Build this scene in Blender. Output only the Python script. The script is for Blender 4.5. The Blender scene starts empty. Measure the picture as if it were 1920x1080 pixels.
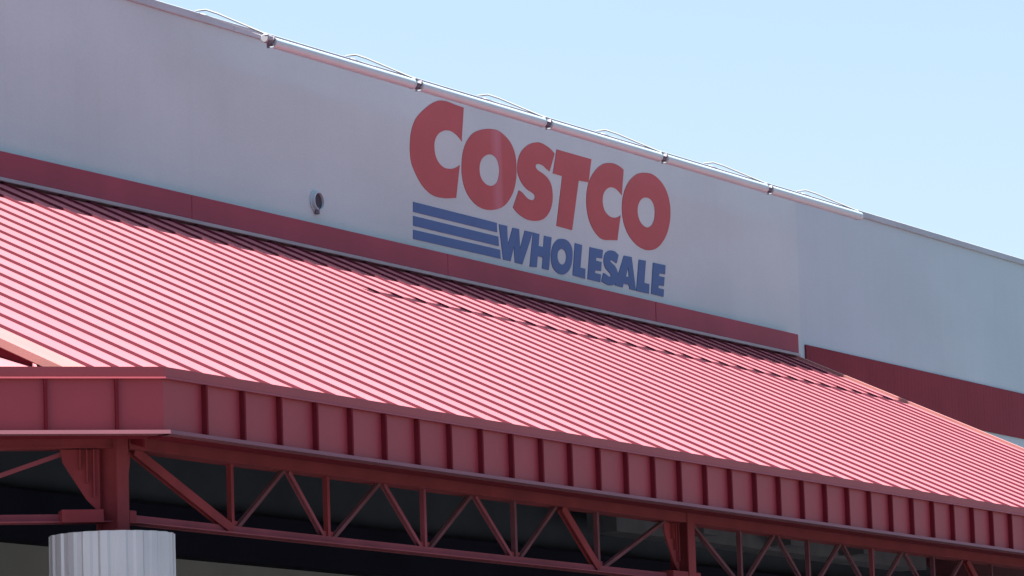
import bpy, bmesh, math, random
from mathutils import Vector, Matrix
random.seed(7)
R = math.radians
sc = bpy.context.scene
col = sc.collection
H = 1.6                                   # eye height above the ground

# ---------------------------------------------------------------- camera
cam = bpy.data.cameras.new('camera')
cam.sensor_width = 36.0
cam.lens = 7888.77 / 1920 * 36.0
cam.clip_start = 0.5
cam.clip_end = 3000
camo = bpy.data.objects.new('camera', cam)
col.objects.link(camo)
cr = Vector((0.4864246, -0.87310164, -0.0329338)).normalized()
cf = Vector((0.86702027, 0.47769036, 0.14173135)).normalized()
cu = cr.cross(cf).normalized()
cr = cf.cross(cu).normalized()
camo.matrix_world = Matrix(((cr.x, cu.x, -cf.x, 0), (cr.y, cu.y, -cf.y, 0), (cr.z, cu.z, -cf.z, H), (0, 0, 0, 1)))
sc.camera = camo

# ---------------------------------------------------------------- light: high sun behind the building, clear sky
SUN_DIR = Vector((-0.20, 0.312, 1.0)).normalized()          # towards the sun
SUN_STRENGTH = 5.0
SKY_STRENGTH = 0.049
EXPOSURE = 2.4
elev = math.asin(SUN_DIR.z)
azim = math.atan2(SUN_DIR.x, SUN_DIR.y)
world = bpy.data.worlds.new('World')
sc.world = world
world.use_nodes = True
wn = world.node_tree
wn.nodes.clear()
sky = wn.nodes.new('ShaderNodeTexSky')
sky.sky_type = 'NISHITA'
sky.sun_disc = False
sky.sun_elevation = elev
sky.sun_rotation = azim
sky.air_density = 1.0
sky.dust_density = 3.0
sky.ozone_density = 1.0
bg = wn.nodes.new('ShaderNodeBackground')
bg.inputs['Strength'].default_value = SKY_STRENGTH
wo = wn.nodes.new('ShaderNodeOutputWorld')
wn.links.new(sky.outputs[0], bg.inputs[0])
wn.links.new(bg.outputs[0], wo.inputs[0])
sl = bpy.data.lights.new('sun', 'SUN')
sl.energy = SUN_STRENGTH
sl.angle = R(0.5)
sl.color = (1.0, 0.96, 0.9)
so = bpy.data.objects.new('sun', sl)
so.rotation_euler = SUN_DIR.to_track_quat('Z', 'Y').to_euler()
so.location = (40, 40, 60)
col.objects.link(so)
sc.view_settings.view_transform = 'Standard'
sc.view_settings.look = 'None'
sc.view_settings.exposure = EXPOSURE
sc.view_settings.gamma = 1.0
sc.render.engine = 'CYCLES'

# ---------------------------------------------------------------- materials
def mat(name, rgb, rough=0.6, metal=0.0, noise=0.0, nscale=3.0, stretch=(1, 1, 1), tint=None, bump=0.0, bscale=8.0,
        spec=0.5, coat=0.0, dirt=None, grain=0.0):
    m = bpy.data.materials.new(name)
    m.use_nodes = True
    nt = m.node_tree
    b = nt.nodes['Principled BSDF']
    b.inputs['Roughness'].default_value = rough
    b.inputs['Metallic'].default_value = metal
    b.inputs['Specular IOR Level'].default_value = spec
    b.inputs['Coat Weight'].default_value = coat
    b.inputs['Coat Roughness'].default_value = 0.3
    geo = nt.nodes.new('ShaderNodeNewGeometry')
    mp = nt.nodes.new('ShaderNodeMapping')
    mp.inputs['Scale'].default_value = stretch
    nt.links.new(geo.outputs['Position'], mp.inputs['Vector'])
    rgbn = nt.nodes.new('ShaderNodeRGB')
    rgbn.outputs[0].default_value = (*rgb, 1)
    out = rgbn.outputs[0]
    if noise > 0:
        n = nt.nodes.new('ShaderNodeTexNoise')
        n.inputs['Scale'].default_value = nscale
        n.inputs['Detail'].default_value = 5
        nt.links.new(mp.outputs[0], n.inputs['Vector'])
        rp = nt.nodes.new('ShaderNodeMapRange')
        rp.inputs['From Min'].default_value = 0.3
        rp.inputs['From Max'].default_value = 0.7
        nt.links.new(n.outputs['Fac'], rp.inputs['Value'])
        mx = nt.nodes.new('ShaderNodeMix')
        mx.data_type = 'RGBA'
        t = tint or tuple(c * (1 - noise) for c in rgb)
        mx.inputs['B'].default_value = (*t, 1)
        nt.links.new(out, mx.inputs['A'])
        nt.links.new(rp.outputs[0], mx.inputs['Factor'])
        out = mx.outputs['Result']
    if dirt:
        # vertical streaks, wide in Z and narrow in X
        m2 = nt.nodes.new('ShaderNodeMapping')
        m2.inputs['Scale'].default_value = (5.0, 5.0, 0.35)
        nt.links.new(geo.outputs['Position'], m2.inputs['Vector'])
        n2 = nt.nodes.new('ShaderNodeTexNoise')
        n2.inputs['Scale'].default_value = 1.0
        n2.inputs['Detail'].default_value = 6
        nt.links.new(m2.outputs[0], n2.inputs['Vector'])
        r2 = nt.nodes.new('ShaderNodeMapRange')
        r2.inputs['From Min'].default_value = 0.5
        r2.inputs['From Max'].default_value = 0.8
        r2.inputs['To Max'].default_value = dirt
        nt.links.new(n2.outputs['Fac'], r2.inputs['Value'])
        mx2 = nt.nodes.new('ShaderNodeMix')
        mx2.data_type = 'RGBA'
        mx2.inputs['B'].default_value = (*[c * 0.45 for c in rgb], 1)
        nt.links.new(out, mx2.inputs['A'])
        nt.links.new(r2.outputs[0], mx2.inputs['Factor'])
        out = mx2.outputs['Result']
    if grain > 0:
        n3 = nt.nodes.new('ShaderNodeTexNoise')
        n3.inputs['Scale'].default_value = 26
        n3.inputs['Detail'].default_value = 3
        nt.links.new(geo.outputs['Position'], n3.inputs['Vector'])
        r3 = nt.nodes.new('ShaderNodeMapRange')
        r3.inputs['From Min'].default_value = 0.3
        r3.inputs['From Max'].default_value = 0.7
        r3.inputs['To Min'].default_value = 1 - grain
        r3.inputs['To Max'].default_value = 1 + grain
        nt.links.new(n3.outputs['Fac'], r3.inputs['Value'])
        vm = nt.nodes.new('ShaderNodeVectorMath')
        vm.operation = 'SCALE'
        nt.links.new(out, vm.inputs[0])
        nt.links.new(r3.outputs[0], vm.inputs['Scale'])
        out = vm.outputs[0]
    nt.links.new(out, b.inputs['Base Color'])
    if bump > 0:
        nb = nt.nodes.new('ShaderNodeTexNoise')
        nb.inputs['Scale'].default_value = bscale
        nb.inputs['Detail'].default_value = 3
        nt.links.new(mp.outputs[0], nb.inputs['Vector'])
        bp = nt.nodes.new('ShaderNodeBump')
        bp.inputs['Strength'].default_value = bump
        bp.inputs['Distance'].default_value = 0.05
        nt.links.new(nb.outputs['Fac'], bp.inputs['Height'])
        nt.links.new(bp.outputs[0], b.inputs['Normal'])
    return m

M = {}
M['wall'] = mat('painted_block', (0.395, 0.480, 0.515), 0.9, noise=0.12, nscale=0.35, stretch=(1, 1, 1.5), dirt=0.05, bump=0.08, bscale=30, grain=0.025)
M['wall_far'] = mat('painted_block_cool', (0.36, 0.455, 0.51), 0.9, noise=0.10, nscale=0.35, stretch=(1, 1, 1.5), dirt=0.05, bump=0.08, bscale=30, grain=0.025)
M['store_wall'] = mat('storefront_paint', (0.30, 0.30, 0.28), 0.85, noise=0.2, nscale=0.8)
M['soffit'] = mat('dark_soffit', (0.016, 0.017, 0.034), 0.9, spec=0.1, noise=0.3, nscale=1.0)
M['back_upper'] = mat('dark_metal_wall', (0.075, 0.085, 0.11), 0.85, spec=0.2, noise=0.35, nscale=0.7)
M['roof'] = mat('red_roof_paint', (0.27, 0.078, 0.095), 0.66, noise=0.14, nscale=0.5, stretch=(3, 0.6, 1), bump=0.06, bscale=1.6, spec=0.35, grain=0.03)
M['roof_rib'] = mat('shaded_red_rib_paint', (0.085, 0.013, 0.024), 0.8, noise=0.15, spec=0.1)  # darker than the pans: shade on the seam sides is put into the colour
M['roof_trim'] = mat('bleached_roof_flashing', (0.27, 0.115, 0.105), 0.5, noise=0.15, nscale=1.5)
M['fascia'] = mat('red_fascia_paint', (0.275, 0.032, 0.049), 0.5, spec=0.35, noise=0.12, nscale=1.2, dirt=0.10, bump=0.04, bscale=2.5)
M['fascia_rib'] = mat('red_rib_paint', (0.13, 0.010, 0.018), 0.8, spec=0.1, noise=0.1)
M['cap'] = mat('red_cap_paint', (0.28, 0.045, 0.06), 0.5, spec=0.3, noise=0.12, nscale=2.0)
M['drip'] = mat('chalky_red_edge', (0.18, 0.052, 0.070), 0.55, noise=0.15, nscale=2.0)
M['duct'] = mat('dull_duct_metal', (0.16, 0.16, 0.19), 0.7, noise=0.3)
M['steel'] = mat('red_steel_paint', (0.225, 0.034, 0.042), 0.8, spec=0.2, noise=0.3, nscale=2.0, dirt=0.2)
M['web2'] = mat('weathered_steel_paint', (0.24, 0.055, 0.075), 0.8, noise=0.3, nscale=1.5, spec=0.2)
M['web'] = mat('dull_primer_steel', (0.15, 0.05, 0.065), 0.8, noise=0.4, nscale=2.5, dirt=0.3, spec=0.2)
M['band'] = mat('red_band_paint', (0.24, 0.035, 0.062), 0.6, spec=0.25, noise=0.18, nscale=0.9, dirt=0.15)
M['band_far'] = mat('dull_maroon_band_paint', (0.18, 0.027, 0.042), 0.85, spec=0.2, noise=0.2, nscale=0.8, dirt=0.2)
M['lip'] = mat('grey_edge_metal', (0.28, 0.24, 0.27), 0.5, noise=0.2)
M['coping'] = mat('grey_coping_metal', (0.33, 0.38, 0.43), 0.75, spec=0.2, noise=0.15, nscale=1.0)
M['letter_red'] = mat('sign_red', (0.305, 0.040, 0.050), 0.6, noise=0.12, nscale=1.6, grain=0.04)
M['letter_worn'] = mat('sign_red_worn', (0.305, 0.040, 0.050), 0.6, noise=0.12, nscale=1.6, grain=0.04)
nt = M['letter_worn'].node_tree
bs = nt.nodes['Principled BSDF']; src = bs.inputs['Base Color'].links[0].from_socket
ge = nt.nodes.new('ShaderNodeNewGeometry'); sx = nt.nodes.new('ShaderNodeSeparateXYZ'); nt.links.new(ge.outputs['Position'], sx.inputs[0])
mr = nt.nodes.new('ShaderNodeMapRange'); mr.inputs['From Min'].default_value = 53.6; mr.inputs['From Max'].default_value = 54.8
nt.links.new(sx.outputs['X'], mr.inputs['Value'])
rp = nt.nodes.new('ShaderNodeValToRGB'); nt.links.new(mr.outputs[0], rp.inputs[0])
els = rp.color_ramp.elements
els[0].position = 0.30; els[0].color = (0, 0, 0, 1); els[1].position = 0.62; els[1].color = (0, 0, 0, 1)
for ps, vv in ((0.38, 0.5), (0.47, 1.0), (0.56, 0.7)):
    e = els.new(ps); e.color = (vv, vv, vv, 1)
mxw = nt.nodes.new('ShaderNodeMix'); mxw.data_type = 'RGBA'; mxw.inputs['B'].default_value = (0.33, 0.085, 0.12, 1)
nt.links.new(src, mxw.inputs['A']); nt.links.new(rp.outputs[0], mxw.inputs['Factor']); nt.links.new(mxw.outputs['Result'], bs.inputs['Base Color'])
M['letter_blue'] = mat('sign_blue', (0.030, 0.083, 0.235), 0.6, noise=0.12, nscale=1.6, grain=0.04)
M['tube'] = mat('white_lamp_housing', (0.36, 0.47, 0.51), 0.4, noise=0.06, nscale=4)
M['bracket'] = mat('dark_bracket_metal', (0.10, 0.08, 0.11), 0.5)
M['arm'] = mat('galvanised_arm', (0.13, 0.14, 0.15), 0.5)
M['brace'] = mat('white_conduit', (0.5, 0.5, 0.5), 0.5)
M['white_box'] = mat('white_junction_box', (0.22, 0.23, 0.25), 0.5)
M['dark_hole'] = mat('dark_pipe_inside', (0.03, 0.03, 0.045), 0.8)
M['flute'] = mat('grey_column_metal', (0.45, 0.43, 0.46), 0.32, noise=0.1, nscale=2.0, dirt=0.15, metal=0.3)
M['asphalt'] = mat('asphalt', (0.07, 0.07, 0.07), 0.95, noise=0.25, nscale=0.3, bump=0.3, bscale=40)
M['walk'] = mat('pavement_concrete', (0.16, 0.155, 0.15), 0.9, noise=0.2, nscale=0.8)
M['deckroof'] = mat('roof_membrane', (0.5, 0.5, 0.5), 0.9, noise=0.1)

# ---------------------------------------------------------------- mesh helpers
class MB:
    def __init__(s): s.v = []; s.f = []
    def add(s, vs, fs):
        o = len(s.v)
        s.v += [tuple(v) for v in vs]
        s.f += [tuple(i + o for i in f) for f in fs]
    def box(s, x0, x1, y0, y1, z0, z1):
        s.add([(x, y, z) for x in (x0, x1) for y in (y0, y1) for z in (z0, z1)],
              [(0, 1, 3, 2), (4, 6, 7, 5), (0, 4, 5, 1), (2, 3, 7, 6), (0, 2, 6, 4), (1, 5, 7, 3)])
    def obox(s, o, a, b, c):
        """box from corner o with edge vectors a, b, c"""
        o, a, b, c = map(Vector, (o, a, b, c))
        s.add([o + a * i + b * j + c * k for i in (0, 1) for j in (0, 1) for k in (0, 1)],
              [(0, 1, 3, 2), (4, 6, 7, 5), (0, 4, 5, 1), (2, 3, 7, 6), (0, 2, 6, 4), (1, 5, 7, 3)])
    def bar(s, p, q, w, d, side=None):
        """rectangular bar from p to q; w across in the plane holding 'side' normal, d along side"""
        p, q = Vector(p), Vector(q)
        t = (q - p).normalized()
        n = Vector(side) if side else Vector((0, 1, 0))
        n = (n - t * n.dot(t)).normalized()
        u = t.cross(n).normalized()
        s.obox(p - u * w / 2 - n * d / 2, q - p, u * w, n * d)
    def tube(s, pts, r, n=8, cap=True):
        pts = [Vector(p) for p in pts]
        rings = []
        prev = None
        for i, p in enumerate(pts):
            t = (pts[min(i + 1, len(pts) - 1)] - pts[max(i - 1, 0)]).normalized()
            if prev is None:
                a = Vector((0, 0, 1)) if abs(t.z) < 0.9 else Vector((1, 0, 0))
            else:
                a = prev
            u = (a - t * a.dot(t)).normalized()
            w = t.cross(u)
            prev = u
            rings.append([p + (u * math.cos(2 * math.pi * k / n) + w * math.sin(2 * math.pi * k / n)) * r for k in range(n)])
        vs = [v for rg in rings for v in rg]
        fs = []
        for i in range(len(pts) - 1):
            for k in range(n):
                fs.append((i * n + k, i * n + (k + 1) % n, (i + 1) * n + (k + 1) % n, (i + 1) * n + k))
        if cap:
            fs.append(tuple(range(n))[::-1])
            fs.append(tuple((len(pts) - 1) * n + k for k in range(n)))
        s.add(vs, fs)
    def extr(s, profile, fn0, fn1, closed=True, caps=True):
        """sweep a profile (list of 2D) between two ends: fn(pt)->3D"""
        n = len(profile)
        vs = [fn0(p) for p in profile] + [fn1(p) for p in profile]
        fs = [(i, (i + 1) % n, n + (i + 1) % n, n + i) for i in range(n if closed else n - 1)]
        if caps and closed:
            fs += [tuple(range(n))[::-1], tuple(range(n, 2 * n))]
        s.add(vs, fs)
    def build(s, name, m, parent=None, bevel=0.0, smooth=False):
        me = bpy.data.meshes.new(name)
        me.from_pydata(s.v, [], s.f)
        bm = bmesh.new()
        bm.from_mesh(me)
        bmesh.ops.recalc_face_normals(bm, faces=bm.faces)
        if bevel > 0:
            bmesh.ops.bevel(bm, geom=[e for e in bm.edges if e.is_manifold], offset=bevel, segments=1, affect='EDGES', clamp_overlap=True)
        bm.to_mesh(me)
        bm.free()
        if smooth:
            for f in me.polygons: f.use_smooth = True
        me.materials.append(m)
        o = bpy.data.objects.new(name, me)
        col.objects.link(o)
        if parent:
            o.parent = parent
            if isinstance(parent, bpy.types.Object):
                o.matrix_parent_inverse = Matrix.Translation(-(world_loc(parent)))
        return o

def world_loc(o):
    l = Vector((0, 0, 0))
    while o:
        l += o.location + o.matrix_parent_inverse.translation
        o = o.parent
    return l

def thing(name, label, cat, loc=(0, 0, 0), group=None):
    o = bpy.data.objects.new(name, None)
    o.empty_display_size = 0.3
    o.location = loc
    col.objects.link(o)
    o['label'] = label; o['category'] = cat
    if group: o['group'] = group
    return o

def part(name, parent):
    """an Empty-free container is not used: parts are meshes; sub-parts parent to part meshes"""
    return name

# ---------------------------------------------------------------- measured layout
YE = 19.968                       # eave (fascia) plane
YW = 30.032                       # store wall plane
XC, XR = 29.974, 64.06            # front corners of the canopy
ZCT, ZCB, ZFB = 4.553 + H, 4.466 + H, 3.967 + H     # fascia cap top, cap bottom, fascia bottom
TP = 0.47235                      # roof pitch
ZR0 = 4.0733 + H                  # roof height at the eave plane
S = 0.6096                        # seam spacing
XSEAM = 46.27                     # a seam
TH = 0.79737                      # chamfer turn
ZPAR = 11.689 + H
YT, ZT0, ZT1, ZB0, ZB1 = 20.6, 3.91 + H, 4.10 + H, 3.27 + H, 3.345 + H      # truss plane and chords
def rz(y): return ZR0 + (y - YE) * TP

# ---------------------------------------------------------------- ground
g = MB(); g.add([(-1500, -1500, 0), (1500, -1500, 0), (1500, 1500, 0), (-1500, 1500, 0)], [(0, 1, 2, 3)])
o = g.build('ground', M['asphalt']); o['kind'] = 'structure'
g = MB(); g.box(16, 90, 18.2, YW, 0.004, 0.15)
o = g.build('pavement', M['walk'], bevel=0.02); o['kind'] = 'structure'
SIGN = [
 ('C','r',[[[53.21,13.059],[53.119,13.062],[53.028,13.065],[52.94,13.068],[52.855,13.073],[52.772,13.077],[52.697,13.079],[52.632,13.077],[52.574,13.073],[52.514,13.064],[52.45,13.049],[52.384,13.029],[52.314,13.003],[52.239,12.97],[52.161,12.931],[52.083,12.888],[52.001,12.84],[51.92,12.788],[51.851,12.739],[51.799,12.696],[51.76,12.657],[51.725,12.614],[51.692,12.567],[51.665,12.516],[51.642,12.465],[51.625,12.413],[51.613,12.359],[51.604,12.308],[51.597,12.262],[51.594,12.217],[51.596,12.171],[51.601,12.118],[51.611,12.063],[51.63,12.009],[51.664,11.956],[51.708,11.906],[51.754,11.858],[51.799,11.815],[51.845,11.776],[51.895,11.74],[51.95,11.708],[52.007,11.68],[52.069,11.657],[52.134,11.638],[52.203,11.624],[52.275,11.615],[52.355,11.612],[52.439,11.614],[52.516,11.618],[52.581,11.623],[52.639,11.629],[52.699,11.637],[52.764,11.647],[52.831,11.658],[52.899,11.669],[53.037,12.176],[52.997,12.157],[52.956,12.138],[52.912,12.121],[52.863,12.105],[52.812,12.091],[52.757,12.081],[52.697,12.075],[52.634,12.072],[52.574,12.075],[52.521,12.086],[52.47,12.103],[52.427,12.124],[52.39,12.149],[52.359,12.179],[52.336,12.211],[52.319,12.249],[52.308,12.29],[52.304,12.33],[52.305,12.367],[52.312,12.404],[52.325,12.44],[52.346,12.474],[52.374,12.506],[52.406,12.536],[52.444,12.562],[52.487,12.585],[52.531,12.604],[52.576,12.62],[52.622,12.633],[52.67,12.642],[52.72,12.648],[52.771,12.651],[52.822,12.649],[52.875,12.641],[52.927,12.629],[52.973,12.616],[53.009,12.603],[53.038,12.588],[53.062,12.575],[53.083,12.562],[53.099,12.55],[53.115,12.539]]]),
 ('O','r',[[[53.96,12.849],[54.047,12.859],[54.134,12.865],[54.218,12.864],[54.298,12.853],[54.375,12.833],[54.445,12.811],[54.508,12.786],[54.564,12.759],[54.613,12.727],[54.656,12.69],[54.692,12.649],[54.721,12.606],[54.742,12.562],[54.755,12.516],[54.764,12.468],[54.768,12.417],[54.768,12.363],[54.765,12.311],[54.759,12.261],[54.75,12.213],[54.734,12.163],[54.712,12.108],[54.684,12.05],[54.65,11.995],[54.609,11.943],[54.561,11.894],[54.51,11.848],[54.458,11.806],[54.403,11.768],[54.344,11.735],[54.279,11.705],[54.21,11.68],[54.138,11.659],[54.063,11.641],[53.985,11.626],[53.907,11.616],[53.831,11.609],[53.756,11.606],[53.68,11.608],[53.605,11.617],[53.53,11.631],[53.458,11.65],[53.39,11.677],[53.325,11.71],[53.268,11.745],[53.222,11.784],[53.183,11.826],[53.151,11.87],[53.126,11.918],[53.108,11.968],[53.096,12.017],[53.089,12.063],[53.088,12.108],[53.091,12.156],[53.098,12.213],[53.109,12.273],[53.124,12.329],[53.141,12.377],[53.162,12.42],[53.188,12.464],[53.223,12.51],[53.263,12.557],[53.309,12.601],[53.357,12.641],[53.41,12.68],[53.47,12.715],[53.541,12.746],[53.619,12.773],[53.701,12.797],[53.785,12.818],[53.873,12.835]],[[53.957,12.462],[54.004,12.465],[54.049,12.463],[54.091,12.455],[54.128,12.441],[54.161,12.421],[54.187,12.397],[54.207,12.367],[54.221,12.332],[54.229,12.296],[54.231,12.258],[54.226,12.219],[54.216,12.18],[54.2,12.142],[54.178,12.104],[54.151,12.072],[54.121,12.046],[54.085,12.025],[54.047,12.009],[54.006,11.995],[53.962,11.986],[53.917,11.982],[53.87,11.983],[53.822,11.99],[53.777,12.001],[53.736,12.018],[53.698,12.04],[53.668,12.065],[53.647,12.093],[53.633,12.125],[53.626,12.158],[53.624,12.191],[53.628,12.225],[53.638,12.258],[53.653,12.291],[53.674,12.322],[53.7,12.352],[53.735,12.379],[53.776,12.403],[53.818,12.424],[53.863,12.441],[53.911,12.454]]]),
 ('S','r',[[[55.999,12.755],[55.957,12.774],[55.914,12.793],[55.868,12.81],[55.817,12.824],[55.762,12.836],[55.706,12.846],[55.647,12.854],[55.587,12.86],[55.528,12.861],[55.472,12.858],[55.418,12.849],[55.363,12.838],[55.308,12.825],[55.253,12.809],[55.197,12.789],[55.14,12.765],[55.082,12.737],[55.03,12.708],[54.984,12.677],[54.942,12.645],[54.906,12.612],[54.874,12.575],[54.847,12.537],[54.825,12.5],[54.81,12.464],[54.801,12.429],[54.795,12.395],[54.791,12.361],[54.791,12.327],[54.797,12.295],[54.809,12.267],[54.827,12.242],[54.85,12.216],[54.877,12.188],[54.91,12.16],[54.946,12.135],[54.987,12.114],[55.03,12.096],[55.074,12.08],[55.119,12.069],[55.165,12.062],[55.205,12.054],[55.239,12.046],[55.269,12.038],[55.292,12.029],[55.308,12.017],[55.317,12.003],[55.318,11.989],[55.309,11.974],[55.292,11.959],[55.271,11.947],[55.249,11.939],[55.224,11.933],[55.196,11.93],[55.164,11.93],[55.129,11.933],[55.094,11.939],[55.06,11.949],[55.026,11.963],[54.994,11.976],[54.965,11.99],[54.937,12.004],[54.909,12.016],[54.879,12.023],[54.848,12.028],[54.817,12.032],[54.614,11.742],[54.655,11.72],[54.697,11.698],[54.74,11.679],[54.785,11.664],[54.832,11.651],[54.883,11.64],[54.937,11.629],[54.995,11.62],[55.057,11.614],[55.123,11.612],[55.193,11.614],[55.263,11.619],[55.335,11.628],[55.407,11.64],[55.473,11.655],[55.529,11.673],[55.579,11.694],[55.626,11.717],[55.671,11.744],[55.714,11.774],[55.751,11.806],[55.783,11.839],[55.81,11.873],[55.834,11.91],[55.854,11.949],[55.87,11.99],[55.881,12.033],[55.886,12.077],[55.886,12.122],[55.882,12.163],[55.874,12.199],[55.862,12.23],[55.844,12.26],[55.817,12.29],[55.784,12.317],[55.745,12.342],[55.694,12.362],[55.637,12.379],[55.584,12.393],[55.54,12.402],[55.502,12.407],[55.467,12.414],[55.434,12.423],[55.406,12.434],[55.386,12.446],[55.375,12.46],[55.373,12.475],[55.377,12.488],[55.388,12.5],[55.406,12.51],[55.429,12.517],[55.46,12.522],[55.497,12.524],[55.534,12.524],[55.569,12.521],[55.604,12.516],[55.637,12.509],[55.667,12.499],[55.696,12.488],[55.724,12.477],[55.754,12.468],[55.783,12.461],[55.812,12.453]]]),
 ('T','r',[[[56.065,12.83],[57.199,12.831],[57.077,12.449],[56.752,12.436],[56.478,11.626],[55.972,11.63],[56.218,12.434],[55.916,12.437]]]),
 ('C','r',[[[58.281,12.81],[58.238,12.823],[58.195,12.835],[58.15,12.845],[58.1,12.854],[58.048,12.861],[57.992,12.864],[57.931,12.865],[57.866,12.862],[57.801,12.855],[57.737,12.845],[57.673,12.832],[57.609,12.814],[57.543,12.79],[57.477,12.762],[57.415,12.731],[57.357,12.697],[57.302,12.659],[57.25,12.62],[57.202,12.579],[57.156,12.536],[57.116,12.491],[57.082,12.445],[57.052,12.397],[57.028,12.346],[57.008,12.291],[56.994,12.233],[56.984,12.178],[56.979,12.132],[56.979,12.089],[56.984,12.045],[56.993,11.998],[57.007,11.95],[57.025,11.903],[57.048,11.86],[57.076,11.819],[57.109,11.781],[57.149,11.744],[57.194,11.709],[57.241,11.679],[57.29,11.653],[57.34,11.632],[57.392,11.616],[57.442,11.606],[57.492,11.601],[57.547,11.6],[57.606,11.604],[57.669,11.612],[57.737,11.62],[57.813,11.628],[57.894,11.637],[57.976,11.645],[58.12,12.062],[58.088,12.047],[58.056,12.032],[58.021,12.02],[57.981,12.008],[57.938,11.999],[57.892,11.993],[57.841,11.991],[57.787,11.992],[57.735,11.999],[57.685,12.014],[57.637,12.034],[57.598,12.056],[57.571,12.079],[57.554,12.103],[57.541,12.131],[57.531,12.162],[57.525,12.197],[57.527,12.233],[57.535,12.27],[57.55,12.308],[57.573,12.343],[57.605,12.375],[57.646,12.405],[57.69,12.43],[57.736,12.448],[57.785,12.462],[57.835,12.471],[57.884,12.475],[57.932,12.474],[57.977,12.47],[58.016,12.463],[58.052,12.452],[58.086,12.439],[58.119,12.425],[58.152,12.408],[58.184,12.392]]]),
 ('O','r',[[[59.022,12.861],[59.093,12.868],[59.173,12.873],[59.251,12.872],[59.329,12.863],[59.405,12.847],[59.478,12.826],[59.547,12.801],[59.612,12.77],[59.669,12.736],[59.717,12.7],[59.757,12.659],[59.792,12.615],[59.821,12.565],[59.845,12.51],[59.861,12.455],[59.869,12.399],[59.869,12.343],[59.864,12.287],[59.854,12.234],[59.84,12.182],[59.817,12.128],[59.786,12.068],[59.748,12.006],[59.702,11.946],[59.648,11.889],[59.586,11.836],[59.524,11.788],[59.462,11.747],[59.399,11.712],[59.334,11.682],[59.264,11.656],[59.19,11.636],[59.116,11.621],[59.041,11.612],[58.966,11.607],[58.887,11.609],[58.802,11.617],[58.715,11.632],[58.632,11.652],[58.554,11.678],[58.48,11.71],[58.414,11.746],[58.357,11.786],[58.307,11.83],[58.265,11.878],[58.231,11.927],[58.206,11.98],[58.188,12.033],[58.177,12.086],[58.175,12.141],[58.178,12.196],[58.187,12.253],[58.202,12.31],[58.224,12.367],[58.253,12.423],[58.29,12.479],[58.333,12.531],[58.379,12.581],[58.431,12.628],[58.488,12.672],[58.553,12.713],[58.624,12.751],[58.69,12.782],[58.749,12.805],[58.803,12.821],[58.857,12.835],[58.909,12.846],[58.962,12.854]],[[59.038,12.464],[59.09,12.466],[59.14,12.462],[59.184,12.453],[59.221,12.439],[59.252,12.42],[59.278,12.396],[59.298,12.367],[59.312,12.333],[59.319,12.295],[59.317,12.25],[59.307,12.201],[59.291,12.155],[59.267,12.114],[59.236,12.077],[59.2,12.045],[59.158,12.018],[59.11,11.997],[59.064,11.983],[59.02,11.976],[58.977,11.976],[58.934,11.982],[58.89,11.992],[58.846,12.007],[58.807,12.027],[58.775,12.052],[58.748,12.083],[58.727,12.115],[58.714,12.148],[58.708,12.183],[58.71,12.218],[58.718,12.256],[58.734,12.294],[58.758,12.33],[58.789,12.363],[58.827,12.394],[58.872,12.42],[58.924,12.44],[58.982,12.455]]]),
 ('1','b',[[[51.642,11.45],[54.097,11.445],[54.096,11.304],[51.634,11.304]]]),
 ('2','b',[[[51.63,11.244],[54.128,11.242],[54.137,11.1],[51.622,11.101]]]),
 ('3','b',[[[51.618,11.041],[54.17,11.048],[54.179,10.915],[51.61,10.908]]]),
 ('W','b',[[[54.162,11.433],[54.409,11.438],[54.414,11.153],[54.581,11.431],[54.779,11.434],[54.789,11.134],[54.959,11.433],[55.2,11.436],[55.123,11.311],[54.843,10.906],[54.614,10.909],[54.601,11.151],[54.48,10.913],[54.256,10.912]]]),
 ('H','b',[[[55.216,11.436],[55.412,11.434],[55.374,11.247],[55.53,11.251],[55.563,11.428],[55.798,11.431],[55.675,10.913],[55.46,10.913],[55.504,11.085],[55.337,11.091],[55.294,10.914],[55.072,10.898]]]),
 ('O','b',[[[56.107,11.446],[56.155,11.451],[56.205,11.453],[56.252,11.451],[56.297,11.443],[56.338,11.431],[56.374,11.415],[56.403,11.396],[56.425,11.374],[56.442,11.349],[56.454,11.322],[56.459,11.293],[56.461,11.261],[56.457,11.225],[56.45,11.187],[56.438,11.148],[56.423,11.109],[56.403,11.069],[56.377,11.032],[56.342,10.997],[56.3,10.965],[56.256,10.938],[56.212,10.919],[56.166,10.904],[56.119,10.895],[56.071,10.891],[56.022,10.891],[55.975,10.897],[55.928,10.908],[55.883,10.923],[55.845,10.942],[55.816,10.962],[55.795,10.986],[55.778,11.013],[55.767,11.046],[55.76,11.083],[55.759,11.12],[55.764,11.157],[55.773,11.195],[55.788,11.232],[55.808,11.268],[55.833,11.303],[55.863,11.335],[55.899,11.365],[55.94,11.391],[55.981,11.413],[56.022,11.429],[56.064,11.439]],[[56.127,11.292],[56.155,11.29],[56.184,11.285],[56.209,11.276],[56.228,11.263],[56.243,11.246],[56.253,11.227],[56.257,11.205],[56.257,11.181],[56.252,11.157],[56.241,11.131],[56.225,11.104],[56.205,11.082],[56.179,11.066],[56.149,11.054],[56.12,11.047],[56.091,11.045],[56.063,11.047],[56.038,11.053],[56.016,11.064],[55.998,11.079],[55.983,11.096],[55.972,11.114],[55.965,11.133],[55.963,11.153],[55.966,11.177],[55.975,11.203],[55.988,11.226],[56.007,11.244],[56.03,11.26],[56.054,11.273],[56.077,11.283],[56.102,11.289]]]),
 ('L','b',[[[56.553,11.432],[56.783,11.429],[56.699,11.066],[56.861,11.067],[56.843,10.909],[56.442,10.919]]]),
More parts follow.
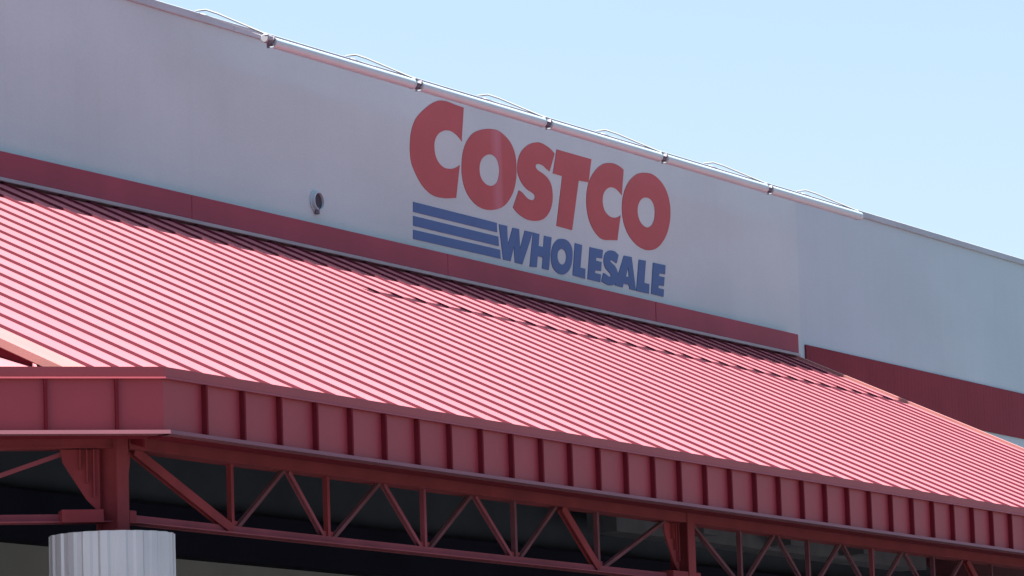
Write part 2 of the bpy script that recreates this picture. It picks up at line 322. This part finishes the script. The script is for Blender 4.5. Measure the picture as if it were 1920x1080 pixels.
 ('E','b',[[[57.038,11.426],[57.471,11.432],[57.435,11.294],[57.239,11.286],[57.224,11.236],[57.412,11.235],[57.382,11.091],[57.19,11.083],[57.177,11.037],[57.374,11.037],[57.342,10.911],[56.924,10.913]]]),
 ('S','b',[[[57.993,11.412],[57.956,11.427],[57.919,11.442],[57.881,11.453],[57.843,11.458],[57.805,11.459],[57.767,11.458],[57.728,11.455],[57.689,11.449],[57.651,11.44],[57.616,11.427],[57.582,11.411],[57.553,11.393],[57.531,11.371],[57.513,11.348],[57.5,11.324],[57.491,11.299],[57.486,11.275],[57.485,11.25],[57.488,11.226],[57.496,11.203],[57.508,11.181],[57.525,11.164],[57.547,11.149],[57.571,11.135],[57.598,11.122],[57.627,11.11],[57.654,11.099],[57.676,11.091],[57.696,11.083],[57.709,11.074],[57.711,11.063],[57.706,11.051],[57.697,11.041],[57.681,11.035],[57.66,11.031],[57.639,11.031],[57.618,11.035],[57.596,11.043],[57.574,11.05],[57.552,11.056],[57.529,11.061],[57.509,11.065],[57.49,11.067],[57.473,11.068],[57.456,11.068],[57.385,10.934],[57.421,10.924],[57.458,10.915],[57.496,10.907],[57.539,10.901],[57.585,10.897],[57.628,10.895],[57.668,10.897],[57.707,10.901],[57.743,10.908],[57.778,10.916],[57.81,10.926],[57.841,10.941],[57.872,10.962],[57.901,10.987],[57.923,11.013],[57.938,11.04],[57.947,11.069],[57.949,11.097],[57.944,11.124],[57.933,11.15],[57.917,11.174],[57.896,11.195],[57.871,11.213],[57.845,11.229],[57.816,11.24],[57.787,11.247],[57.761,11.255],[57.738,11.264],[57.718,11.272],[57.706,11.28],[57.703,11.288],[57.707,11.294],[57.717,11.299],[57.732,11.302],[57.752,11.303],[57.774,11.302],[57.798,11.298],[57.824,11.293],[57.849,11.288],[57.872,11.283],[57.893,11.278],[57.915,11.273]]]),
 ('A','b',[[[58.177,11.425],[58.438,11.432],[58.542,10.909],[58.329,10.911],[58.305,10.978],[58.128,10.977],[58.088,10.909],[57.839,10.918]],[[58.308,11.254],[58.325,11.103],[58.214,11.099]]]),
 ('L','b',[[[58.687,11.42],[58.926,11.43],[58.842,11.065],[59.015,11.065],[58.992,10.908],[58.561,10.909]]]),
 ('E','b',[[[59.182,11.427],[59.611,11.435],[59.585,11.289],[59.385,11.28],[59.369,11.233],[59.56,11.236],[59.528,11.09],[59.342,11.083],[59.328,11.036],[59.523,11.034],[59.497,10.912],[59.071,10.917]]]),
]

# ---------------------------------------------------------------- warehouse
wh = thing('warehouse', 'big pale grey store building with red bands, rising behind the sloped canopy roof', 'building', (XC, YW, 0))
JX = 64.66
m = MB(); m.box(14.0, JX, YW, YW + 0.35, 6.1 + H, ZPAR - 0.11); m.build('wall', M['wall'], wh)
m = MB(); m.box(JX + 0.012, 100, YW + 0.012, YW + 0.35, 6.1 + H, ZPAR - 0.11); m.box(74, 100, YW + 0.012, YW + 0.35, 0, 6.1 + H); m.build('wall', M['wall_far'], wh)
m = MB(); m.box(14.0, 73.99, YW, YW + 0.35, 0, 4.38 + H - 0.004); m.build('storefront_wall', M['store_wall'], wh)
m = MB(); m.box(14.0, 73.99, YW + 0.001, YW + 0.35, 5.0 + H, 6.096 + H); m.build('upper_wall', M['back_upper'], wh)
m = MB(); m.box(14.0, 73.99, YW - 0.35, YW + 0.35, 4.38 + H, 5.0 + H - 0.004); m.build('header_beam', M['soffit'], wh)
m = MB(); m.box(14.0, 14.35, YW + 0.35, 90, 0, ZPAR - 0.11); m.build('side_wall', M['wall'], wh)
m = MB(); m.box(99.65, 100, YW + 0.36, 90, 0, ZPAR - 0.11); m.build('side_wall', M['wall_far'], wh)
m = MB(); m.box(14.35, 99.64, YW + 0.36, 90, ZPAR - 1.0, ZPAR - 0.8); m.build('roof', M['deckroof'], wh)
# coping along the parapet, in lengths with small joints
m = MB()
x = 14.0
while x < 100:
    x1 = min(x + 3.66, 100)
    m.box(x + 0.004, x1 - 0.004, YW - 0.035, YW + 0.385, ZPAR - 0.11, ZPAR)
    x = x1
m.build('parapet_cap', M['coping'], wh, bevel=0.008)
# raised red band flashing over the canopy roof
YB = YW - 0.20
zb0 = 8.827 * (YB / YW) + H; zb1 = 9.2077 * (YB / YW) + H
bx = [30.35, 34.9, 40.2, 45.55, 52.25, 58.84, 64.12]
m = MB()
for a, b in zip(bx[:-1], bx[1:]):
    e = 0.016 if abs(b - 58.84) < .01 else 0.004
    m.box(a + 0.004, b - e, YB, YW - 0.002, zb0 + 0.055, zb1)
m.build('trim_band', M['band'], wh, bevel=0.006)
m = MB(); m.box(bx[0], bx[-1] + 0.01, YB - 0.025, YW - 0.004, zb0, zb0 + 0.05); m.build('band_edge', M['lip'], wh, bevel=0.006)
# painted band on the far wall, ribbed sheet
m = MB()
x = 64.80
while x < 99:
    m.box(x, x + 0.13, YW - 0.022, YW + 0.010, 8.187 + H, 9.056 + H)
    m.box(x + 0.13, x + 0.152, YW - 0.0212, YW + 0.009, 8.189 + H, 9.054 + H)
    x += 0.152
m.build('painted_band', M['band_far'], wh)
# vent pipe
vx, vz = 48.97, 9.513 + H
m = MB()
n = 28
ring = lambda r, y: [(vx + r * math.cos(2 * math.pi * k / n), y, vz + r * math.sin(2 * math.pi * k / n)) for k in range(n)]
vs = ring(0.155, YW - 0.003) + ring(0.155, YW - 0.012) + ring(0.13, YW - 0.014) + ring(0.13, YW - 0.065) + ring(0.116, YW - 0.065) + ring(0.116, YW - 0.02)
fs = [(i * n + k, i * n + (k + 1) % n, (i + 1) * n + (k + 1) % n, (i + 1) * n + k) for i in range(5) for k in range(n)]
m.add(vs, fs)
vent = m.build('vent', M['wall_far'], wh)
m = MB(); m.add([(vx, YW - 0.03, vz)] + ring(0.115, YW - 0.03), [(0, 1 + k, 1 + (k + 1) % n) for k in range(n)])
m.build('vent_opening', M['dark_hole'], vent)
m = MB(); m.tube([(vx - 0.02, YW - 0.03, vz - 0.09), (vx - 0.025, YW - 0.04, vz - 0.18)], 0.035, 8); m.build('drip_spout', M['bracket'], vent)

# ---------------------------------------------------------------- store sign
sign = thing('store_sign', 'large red slanted letters over three blue stripes and small blue letters on the pale wall', 'sign', (55.8, YW, 9.3 + H))
def build_letter(name, loops, m, y0, y1):
    bm = bmesh.new()
    edges = []
    for lp in loops:
        vs = [bm.verts.new((x, y0, z)) for x, z in lp]
        for i in range(len(vs)):
            edges.append(bm.edges.new((vs[i], vs[(i + 1) % len(vs)])))
    bmesh.ops.triangle_fill(bm, use_beauty=True, use_dissolve=False, edges=edges)
    r = bmesh.ops.extrude_face_region(bm, geom=bm.faces[:])
    for v in [g for g in r['geom'] if isinstance(g, bmesh.types.BMVert)]:
        v.co.y = y1
    bmesh.ops.recalc_face_normals(bm, faces=bm.faces)
    me = bpy.data.meshes.new(name)
    bm.to_mesh(me); bm.free()
    me.materials.append(m)
    o = bpy.data.objects.new(name, me)
    col.objects.link(o)
    o.parent = sign
    o.matrix_parent_inverse = Matrix.Translation(-sign.location)
    return o
k = 0
for nm, c, loops in SIGN:
    o = build_letter('stripe' if nm in '123' else 'letter', loops, (M['letter_worn'] if k == 1 else M['letter_red']) if c == 'r' else M['letter_blue'], YW - 0.006 - 0.0004 * k, YW + 0.004)
    k += 1
    if nm in '123':
        o['label'] = {'1': 'top blue stripe', '2': 'middle blue stripe', '3': 'bottom blue stripe'}[nm]
    else:
        o['label'] = ('big red ' if c == 'r' else 'small blue ') + 'letter ' + nm

# ---------------------------------------------------------------- canopy
cn = thing('canopy', 'red metal entrance canopy with a standing seam sloped roof, ribbed fascia and open steel trusses', 'canopy', (XC, YE, 0))
# front roof
def rib_profile(xs, x0, x1, w=0.017, h=0.031):
    pr = [(x0, 0)]
    for x in xs:
        pr += [(x - w / 2 - 0.006, 0), (x - w / 2, h), (x + w / 2, h), (x + w / 2 + 0.006, 0)]
    pr += [(x1, 0)]
    return pr
XL = 30.22
seams = [XSEAM + S * i for i in range(-60, 60)]
xs = [x for x in seams if 30.9 < x < 63.85]
pr = rib_profile(xs, XL + 0.012, XR - 0.06)
y0, y1 = YE + 0.032, YW - 0.003
full = pr + [(p[0], -0.05) for p in (pr[-1], pr[0])]
m = MB(); m.extr(full, lambda p: (p[0], y0, rz(y0) + p[1]), lambda p: (p[0], y1, rz(y1) + p[1]))
roof = m.build('roof', M['roof'], cn)
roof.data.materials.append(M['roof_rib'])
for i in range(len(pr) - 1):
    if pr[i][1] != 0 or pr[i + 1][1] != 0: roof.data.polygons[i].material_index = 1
roof['label'] = 'sunlit red standing seam roof slope'
# rake flashings, flat strip on each end
for a, b, nme in ((XL - 0.03, 30.93, 0), (XR - 0.10, XR + 0.02, 1)):
    m = MB()
    t = 0.046
    pr2 = [(a, -0.035), (a, t), (b, t if nme else 0.012), (b, 0.004), (a + 0.012, 0.004), (a + 0.012, -0.035)]
    m.extr(pr2, lambda p: (p[0], y0 - 0.02, rz(y0 - 0.02) + p[1]), lambda p: (p[0], y1, rz(y1) + p[1]))
    m.build('rake_flashing', M['roof_trim'], cn)
# purlin/deck underside, closes the roof from below
m = MB()
yd = YE + 0.62
m.add([(XL + .06, yd, rz(yd) - .2), (XR - .06, yd, rz(yd) - .2), (XR - .06, y1, rz(y1) - .2), (XL + .06, y1, rz(y1) - .2),
       (XL + .06, yd, rz(yd) - .06), (XR - .06, yd, rz(yd) - .06), (XR - .06, y1, rz(y1) - .06), (XL + .06, y1, rz(y1) - .06)],
      [(0, 1, 2, 3), (4, 5, 6, 7), (0, 1, 5, 4), (1, 2, 6, 5), (2, 3, 7, 6), (3, 0, 4, 7)])
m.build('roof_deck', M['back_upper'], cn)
# chamfer roofs (left, and mirrored on the right)
def chamfer(side):
    cx = XC if side < 0 else XR
    d = Vector((side * math.cos(TH), math.sin(TH), 0))         # along the face, away from the corner
    nin = Vector((-side * math.sin(TH), math.cos(TH), 0))      # inward
    return Vector((cx, YE, 0)), d, nin
for side in (-1, 1):
    C, d, nin = chamfer(side)
    Lc = (YW - YE) / d.y
    def P(t, u, dz): return C + d * t + nin * u + Vector((0, 0, ZR0 + 0.05 + u * TP + dz))
    m = MB()
    # clip against the rake line (x = corner) and the wall: for each strip between ribs
    ts = [-8 + 0.92 + S * i for i in range(0, 60)]
    ts = [(0.92 + S * i) for i in range(-20, 30)]
    def span(t):
        # u range where the point is outside the rake line and in front of the wall
        u0 = 0.034
        lim = []
        # x: cx + d.x t + nin.x u ; need side*(x-cx) >= 0.0
        a = side * (d.x * t + 0.0); b = side * nin.x
        umax = (a + 0.25) / -b if b < 0 else 99
        uw = (YW - 0.01 - YE - d.y * t) / nin.y
        return u0, min(umax, uw)
    edges_t = sorted(set([0.02] + [t for t in ts if 0.3 < t < Lc - 0.1] + [Lc]))
    fine = []
    for a, b in zip(edges_t[:-1], edges_t[1:]):
        for j in range(4): fine.append(a + (b - a) * j / 4)
    fine.append(edges_t[-1])
    top = []; bot = []
    for t in fine:
        ua, ub = span(t); ub = max(ub, ua + 0.01)
        top.append((P(t, ua, 0), P(t, ub, 0))); bot.append((P(t, ua, -0.06), P(t, ub, -0.06)))
    vs = []; fs = []
    for i in range(len(fine)): vs += [top[i][0], top[i][1], bot[i][0], bot[i][1]]
    for i in range(len(fine) - 1):
        a, b = 4 * i, 4 * i + 4
        fs += [(a, a + 1, b + 1, b), (a + 2, b + 2, b + 3, a + 3), (a, b, b + 2, a + 2), (a + 1, a + 3, b + 3, b + 1)]
    fs += [(0, 2, 3, 1), (4 * len(fine) - 4, 4 * len(fine) - 3, 4 * len(fine) - 1, 4 * len(fine) - 2)]
    m.add(vs, fs)
    for t in edges_t[1:-1]:
        ua, ub = span(t)
        if ub > ua + 0.1:
            a = P(t, ua, -0.01); b = P(t, ub - 0.01, -0.01)
            m.obox(a - d * 0.013, b - a, d * 0.026, Vector((0, 0, 0.055)))
    o = m.build('corner_roof', M['roof'], cn)
    # step wall between the two roof planes, along the rake line
    m = MB()
    xx = C.x + side * 0.20 if side < 0 else C.x - 0.06
    xx = XL + 0.02 if side < 0 else XR - 0.05
    ya, yb = YE + 0.4, YW - 0.02
    m.add([(xx, ya, rz(ya) - .05), (xx, yb, rz(yb) - .05), (xx, yb, rz(yb) - 1.9), (xx, ya, rz(ya) - .35),
           (xx + .03, ya, rz(ya) - .05), (xx + .03, yb, rz(yb) - .05), (xx + .03, yb, rz(yb) - 1.9), (xx + .03, ya, rz(ya) - .35)],
          [(0, 1, 2, 3), (4, 5, 6, 7), (0, 1, 5, 4), (1, 2, 6, 5), (2, 3, 7, 6), (3, 0, 4, 7)])
    m.build('step_flashing', M['fascia_rib'], cn)

# fascia faces: front + the two chamfers; panel, ribs, cap and lip
def fascia(C, d, nout, L, ribs, ext0=0.0, ext1=0.0):
    C, d, nout = Vector(C), Vector(d), Vector(nout)
    up = Vector((0, 0, 1))
    def ob(m, t0, t1, o0, o1, z0, z1):
        m.obox(C + d * t0 + nout * o0 + up * z0, d * (t1 - t0), nout * (o1 - o0), up * (z1 - z0))
    m = MB(); ob(m, 0, L, -0.03, 0, ZFB + 0.03, ZCT - 0.02)
    f = m.build('fascia', M['fascia'], cn)
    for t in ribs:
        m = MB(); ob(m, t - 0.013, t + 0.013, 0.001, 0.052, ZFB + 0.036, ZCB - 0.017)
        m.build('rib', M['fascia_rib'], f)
    m = MB(); ob(m, -ext0 * .03, L + ext1 * .03, -0.05, 0.030, ZCB, ZCT)
    pr3 = [(-0.02, -0.016), (0.046, -0.016), (0.0415, -0.0005), (-0.02, -0.0005)]
    m.extr(pr3, lambda p: C + d * (-ext0 * .046) + nout * p[0] + up * (ZCB + p[1]), lambda p: C + d * (L + ext1 * .046) + nout * p[0] + up * (ZCB + p[1]))
    m.build('cap', M['cap'], f)
    m = MB()
    pr3 = [(-0.06, 0), (0.100, 0), (0.100 - 0.0090, 0.034), (-0.06, 0.034)]
    m.extr(pr3, lambda p: C + d * (-ext0 * .100) + nout * p[0] + up * (ZFB + p[1]), lambda p: C + d * (L + ext1 * .100) + nout * p[0] + up * (ZFB + p[1]))
    m.build('drip_edge', M['drip'], f)
    # soffit return under the eave
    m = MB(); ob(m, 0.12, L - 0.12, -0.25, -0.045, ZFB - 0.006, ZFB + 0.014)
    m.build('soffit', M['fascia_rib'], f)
    return f
tt = math.tan(TH / 2)
fr = [S * i for i in range(1, 56) if S * i < XR - XC - 0.2]
fa = fascia((XC, YE, 0), (1, 0, 0), (0, -1, 0), XR - XC, fr, tt, tt)
fa['label'] = 'long front fascia with evenly spaced ribs'
C, d, nin = chamfer(-1)
Lc = (YW - YE) / d.y
fb = fascia(C, d, -nin, Lc, [0.41 + 0.612 * i for i in range(0, 30) if 0.41 + 0.612 * i < Lc - 0.1], tt, 0)
fb['label'] = 'angled left fascia facing the camera'
C, d, nin = chamfer(1)
fascia(C, d, -nin, Lc, [0.41 + 0.612 * i for i in range(0, 30) if 0.41 + 0.612 * i < Lc - 0.1], tt, 0)

# trusses
def truss(P0, P1, nodes_b, nodes_t, nrm, heavy=(0,), dull=False):
    """P0,P1 plan points; nodes as distances along; returns chord mesh with children"""
    P0, P1, nrm = Vector(P0), Vector(P1), Vector(nrm)
    d = (P1 - P0).normalized(); L = (P1 - P0).length
    up = Vector((0, 0, 1))
    def at(t, z, o=0): return P0 + d * t + up * z + nrm * o
    m = MB()
    # upper chord: wide flange seen from below (two flanges and a web)
    m.obox(at(0, ZT0, -0.11), d * L, nrm * 0.22, up * 0.02)
    m.obox(at(0, ZT1 - 0.02, -0.11), d * L, nrm * 0.22, up * 0.02)
    m.obox(at(0, ZT0 + 0.02, 0.085), d * L, nrm * 0.022, up * (ZT1 - ZT0 - 0.04))
    tr = m.build('truss', M['steel'], cn)
    m = MB()
    m.obox(at(0, ZB0, 0.02), d * L, nrm * 0.075, up * 0.012)
    m.obox(at(0, ZB0, 0.02), d * L, nrm * 0.012, up * (ZB1 - ZB0))
    m.obox(at(0, ZB0, -0.095), d * L, nrm * 0.075, up * 0.012)
    m.obox(at(0, ZB0, -0.032), d * L, nrm * 0.012, up * (ZB1 - ZB0))
    m.build('bottom_chord', M['web2'], tr)
    for t in nodes_b:
        m = MB(); m.bar(at(t, ZB0 + 0.02), at(t, ZT0 + 0.0), 0.045, 0.05, nrm); m.build('upright', M['steel'] if nodes_b.index(t) in (0, 1) and not dull else M['web2'] if nodes_b.index(t) == 2 else M['web'], tr)
    k = 0
    for i, t in enumerate(nodes_b):
        for j in (0, 1):
            a = at(nodes_t[i + j] + (0.04 if j == 0 else -0.04), ZT0)
            b = at(t + (-0.05 if j == 0 else 0.05), ZB0 + 0.04)
            m = MB()
            if k in heavy:
                m.bar(a, b, 0.09, 0.012, nrm); m.bar(a + nrm * 0.05, b + nrm * 0.05, 0.09, 0.012, nrm)
                m.bar(a + nrm * 0.025, b + nrm * 0.025, 0.02, 0.05, nrm)
            else:
                m.bar(a + nrm * 0.02, b + nrm * 0.02, 0.038, 0.008, nrm); m.bar(a - nrm * 0.02, b - nrm * 0.02, 0.038, 0.008, nrm)
            m.build('diagonal', M['steel'] if k in heavy else M['web2'] if (not dull and j == 0) else M['web'], tr)
            k += 1
        m = MB(); m.obox(at(t - 0.10, ZB0 + 0.015, -0.006), d * 0.20, nrm * 0.012, up * 0.11); m.build('gusset', M['steel'], tr)
    return tr
PX = [30.22, 41.05, 51.9, 62.75]
X0 = PX[0]
for i in range(3):
    a, b = PX[i], PX[i + 1]
    nb = [1.76, 3.42, 5.22, 7.04, 8.83]
    nt = [0.12, 2.70, 4.42, 6.20, 7.97, 10.45]
    if i == 1: nb = [1.42, 3.22, 5.02, 6.85, 8.7]; nt = [0.2, 2.35, 4.15, 5.95, 7.8, 10.4]
    truss((a, YT, 0), (b, YT, 0), nb, nt, (0, -1, 0), heavy=(0, 8) if i != 1 else (8,), dull=(i > 0))
dl = Vector((-math.cos(TH), math.sin(TH), 0)); dr = Vector((math.cos(TH), math.sin(TH), 0))
Lt = (YW - 0.4 - YT) / dl.y
nb = [2.2, 4.0, 5.8, 7.6, 9.4, 11.2]; nt = [0.35, 3.1, 4.9, 6.7, 8.5, 10.3, 12.4]
A = Vector((PX[0], YT, 0)); truss(A, A + dl * Lt, nb, nt, (-math.sin(TH), -math.cos(TH), 0), heavy=())
A = Vector((PX[3], YT, 0)); truss(A, A + dr * Lt, nb, nt, (math.sin(TH), -math.cos(TH), 0), heavy=())

# posts with bracket plates on top of the fluted columns
for i, x in enumerate(PX):
    if i == 0:
        o = Vector((x - 0.12, YT, 0))
    else:
        o = Vector((x, YT, 0))
    m = MB()
    z0, z1 = 3.17 + H, ZT1 - 0.03
    # wide flange post: flanges face the front
    m.box(o.x - 0.085, o.x + 0.085, o.y - 0.115, o.y - 0.10, z0, z1)
    m.box(o.x - 0.085, o.x + 0.085, o.y + 0.10, o.y + 0.115, z0, z1)
    m.box(o.x - 0.008, o.x + 0.008, o.y - 0.10, o.y + 0.10, z0, z1)
    post = m.build('post', M['steel'], cn)
    def plate(pts, n, th, nm):
        n = Vector(n).normalized()
        mm = MB(); mm.extr([(0, 0)] * 0 + pts, lambda p: Vector(p) - n * th / 2, lambda p: Vector(p) + n * th / 2)
        mm.build(nm, M['steel'], post)
    # tapered bracket plates under the top chord, both sides
    for s_, dv in ((1, Vector((1, 0, 0))), (-1, dl if i == 0 else (Vector((-1, 0, 0))))):
        n = Vector((-dv.y, dv.x, 0))
        b = o + dv * 0.11
        up = Vector((0, 0, 1))
        w = 0.34 if s_ < 0 else 0.16
        plate([b + up * (ZB1), b + up * (ZT0 - 0.01), b + dv * w + up * (ZT0 - 0.01), b + dv * (w * 0.95) + up * (ZT0 - 0.12), b + dv * (w * 0.35) + up * (ZB1 + 0.12)], n, 0.02, 'bracket_plate')
        if s_ < 0:
            for kk in (0.05, 0.11, 0.17):
                mm = MB(); mm.obox(b + dv * kk - n * 0.05 + up * (ZB1 + 0.04 + kk * 2.0), dv * 0.012, n * 0.10, up * (ZT0 - ZB1 - 0.05 - kk * 2.0)); mm.build('stiffener', M['steel'], post)
        mm = MB(); mm.obox(b + dv * -0.01 + up * (ZB0 - 0.01) - n * 0.11, dv * (0.36 if s_ < 0 else 0.1), n * 0.22, up * 0.11)
        mm.build('seat_plate', M['steel'], post)
    mm = MB(); mm.box(o.x - 0.2, o.x + 0.2, o.y - 0.2, o.y + 0.2, z0 - 0.02, z0 + 0.012); mm.build('base_plate', M['steel'], post)
    # sloping rafter back to the wall
    rx = XL + 0.25 if i == 0 else o.x
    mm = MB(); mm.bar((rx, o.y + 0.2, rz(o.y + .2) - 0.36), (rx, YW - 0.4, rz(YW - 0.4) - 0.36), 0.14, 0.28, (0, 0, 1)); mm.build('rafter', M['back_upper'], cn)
mm = MB(); mm.box(55.5, 67.0, YW - 1.1, YW - 0.6, 5.25 + H, 5.62 + H)
for xx in (57.5, 60.6, 63.4): mm.box(xx, xx + 0.5, YW - 1.55, YW - 1.1, 5.30 + H, 5.56 + H)
mm.build('duct', M['duct'], cn)
# sprinkler pipe and a few purlins under the deck
for y in (22.3, 24.6, 27.0):
    mm = MB(); mm.box(XL + 0.4, XR - 0.4, y - 0.05, y + 0.05, rz(y) - 0.42, rz(y) - 0.21); mm.build('purlin', M['back_upper'], cn)
mm = MB(); mm.tube([(XL + 0.6, 25.6, 5.55 + H - 0.35), (XR - 0.5, 25.6, 5.55 + H - 0.35)], 0.05, 8); mm.build('pipe', M['bracket'], cn)

# ---------------------------------------------------------------- fluted columns
def column(x, label):
    c = thing('fluted_column', label, 'column', (x, YT, 0.15), 'fluted columns under the canopy')
    nf = 22
    prof = []
    R0 = 0.545
    for k in range(nf):
        a0 = 2 * math.pi * k / nf; st = 2 * math.pi / nf
        for f, rr in ((0.0, R0 - 0.016), (0.30, R0 - 0.016), (0.45, R0), (0.85, R0)):
            a = a0 + f * st
            prof.append((rr * math.cos(a), rr * math.sin(a)))
    m = MB()
    zt = 3.15 + H
    m.extr(prof, lambda p: (x + p[0], YT + p[1], 0.35), lambda p: (x + p[0], YT + p[1], zt))
    m.build('shaft', M['flute'], c)
    m = MB()
    m.extr([(0.60 * math.cos(2 * math.pi * k / 32), 0.60 * math.sin(2 * math.pi * k / 32)) for k in range(32)],
           lambda p: (x + p[0], YT + p[1], 0.15), lambda p: (x + p[0], YT + p[1], 0.35))
    m.build('base', M['walk'], c)
    return c
column(PX[0] - 0.14, 'corrugated pale grey round column at the bottom left, under the corner of the canopy')

# ---------------------------------------------------------------- sign lights along the parapet
JO = [46.09, 49.93, 53.71, 57.46, 61.24, 64.86]
YF, ZF = YW - 1.1, 11.165 + H
words = ['leftmost long white tube light hanging off the parapet, starting at a round white end box',
         'second long white tube light from the left, just above the biggest red letter',
         'middle one of the five white tube lights, above the narrow red S and T',
         'fourth long white tube light from the left, right of the last red letter top',
         'rightmost long white tube light on the parapet, ending at bare grey coping']
def arm(x, sub, par):
    m = MB()
    zr = ZPAR + 0.0
    p0 = Vector((x, YW + 0.12, zr - 0.01)); p1 = Vector((x, YW + 0.02, zr + 0.03)); p2 = Vector((x, YW - 0.14, zr + 0.025))
    p3 = Vector((x, YW - 0.32, zr - 0.05)); p4 = Vector((x, YF, ZF + 0.085))
    m.tube([p0, p1, p2, p3, p4], 0.013, 8)
    a = m.build('arm', M['arm'], par)
    m = MB(); m.tube([(x + 0.03, YW - 0.045, zr - 0.01), (x, YF + 0.05, ZF + 0.07)], 0.007, 6)
    m.build('brace', M['brace'], a)
    m = MB(); m.box(x - 0.05, x + 0.05, YW + 0.05, YW + 0.19, zr + 0.001, zr + 0.02); m.build('foot', M['arm'], a)
for i in range(5):
    a, b = JO[i], JO[i + 1]
    t = thing('sign_light', words[i], 'light', (a, YW, ZPAR), 'long tube lights along the parapet')
    m = MB(); m.tube([(a + 0.09, YF, ZF), (b - (0.09 if i < 4 else 0), YF, ZF)], 0.071, 20)
    tb = m.build('tube', M['tube'], t)
    m = MB()
    for u in (a + 0.095, b - 0.13): m.tube([(u, YF, ZF), (u + 0.03, YF, ZF)], 0.075, 20)
    m.build('end_ring', M['tube'], tb)
    arm(a, 0, t)
    if i == 4: arm(b - 0.05, 0, t)
    # zigzag clamp hardware at the joint
    m = MB()
    for (x0, z0, x1, z1) in ((-0.085, 0.07, -0.03, -0.06), (-0.03, -0.06, 0.0, 0.02), (0.0, 0.02, 0.03, -0.06), (0.03, -0.06, 0.085, 0.07), (-0.07, 0.01, 0.07, 0.01)):
        m.bar((a + x0, YF - 0.03, ZF + z0), (a + x1, YF - 0.03, ZF + z1), 0.018, 0.05, (0, 1, 0))
    m.bar((a, YF, ZF + 0.09), (a, YF, ZF - 0.09), 0.03, 0.03, (0, 1, 0))
    m.build('clamp', M['bracket'], t)
    if i == 0:
        m = MB()
        for u, r in ((a - 0.09, 0.062),):
            m.tube([(u, YF, ZF + 0.03), (u + 0.05, YF, ZF + 0.03), (u + 0.1, YF, ZF + 0.03), (u + 0.14, YF, ZF + 0.03)], r, 14)
        m.build('end_box', M['white_box'], t, bevel=0.01)
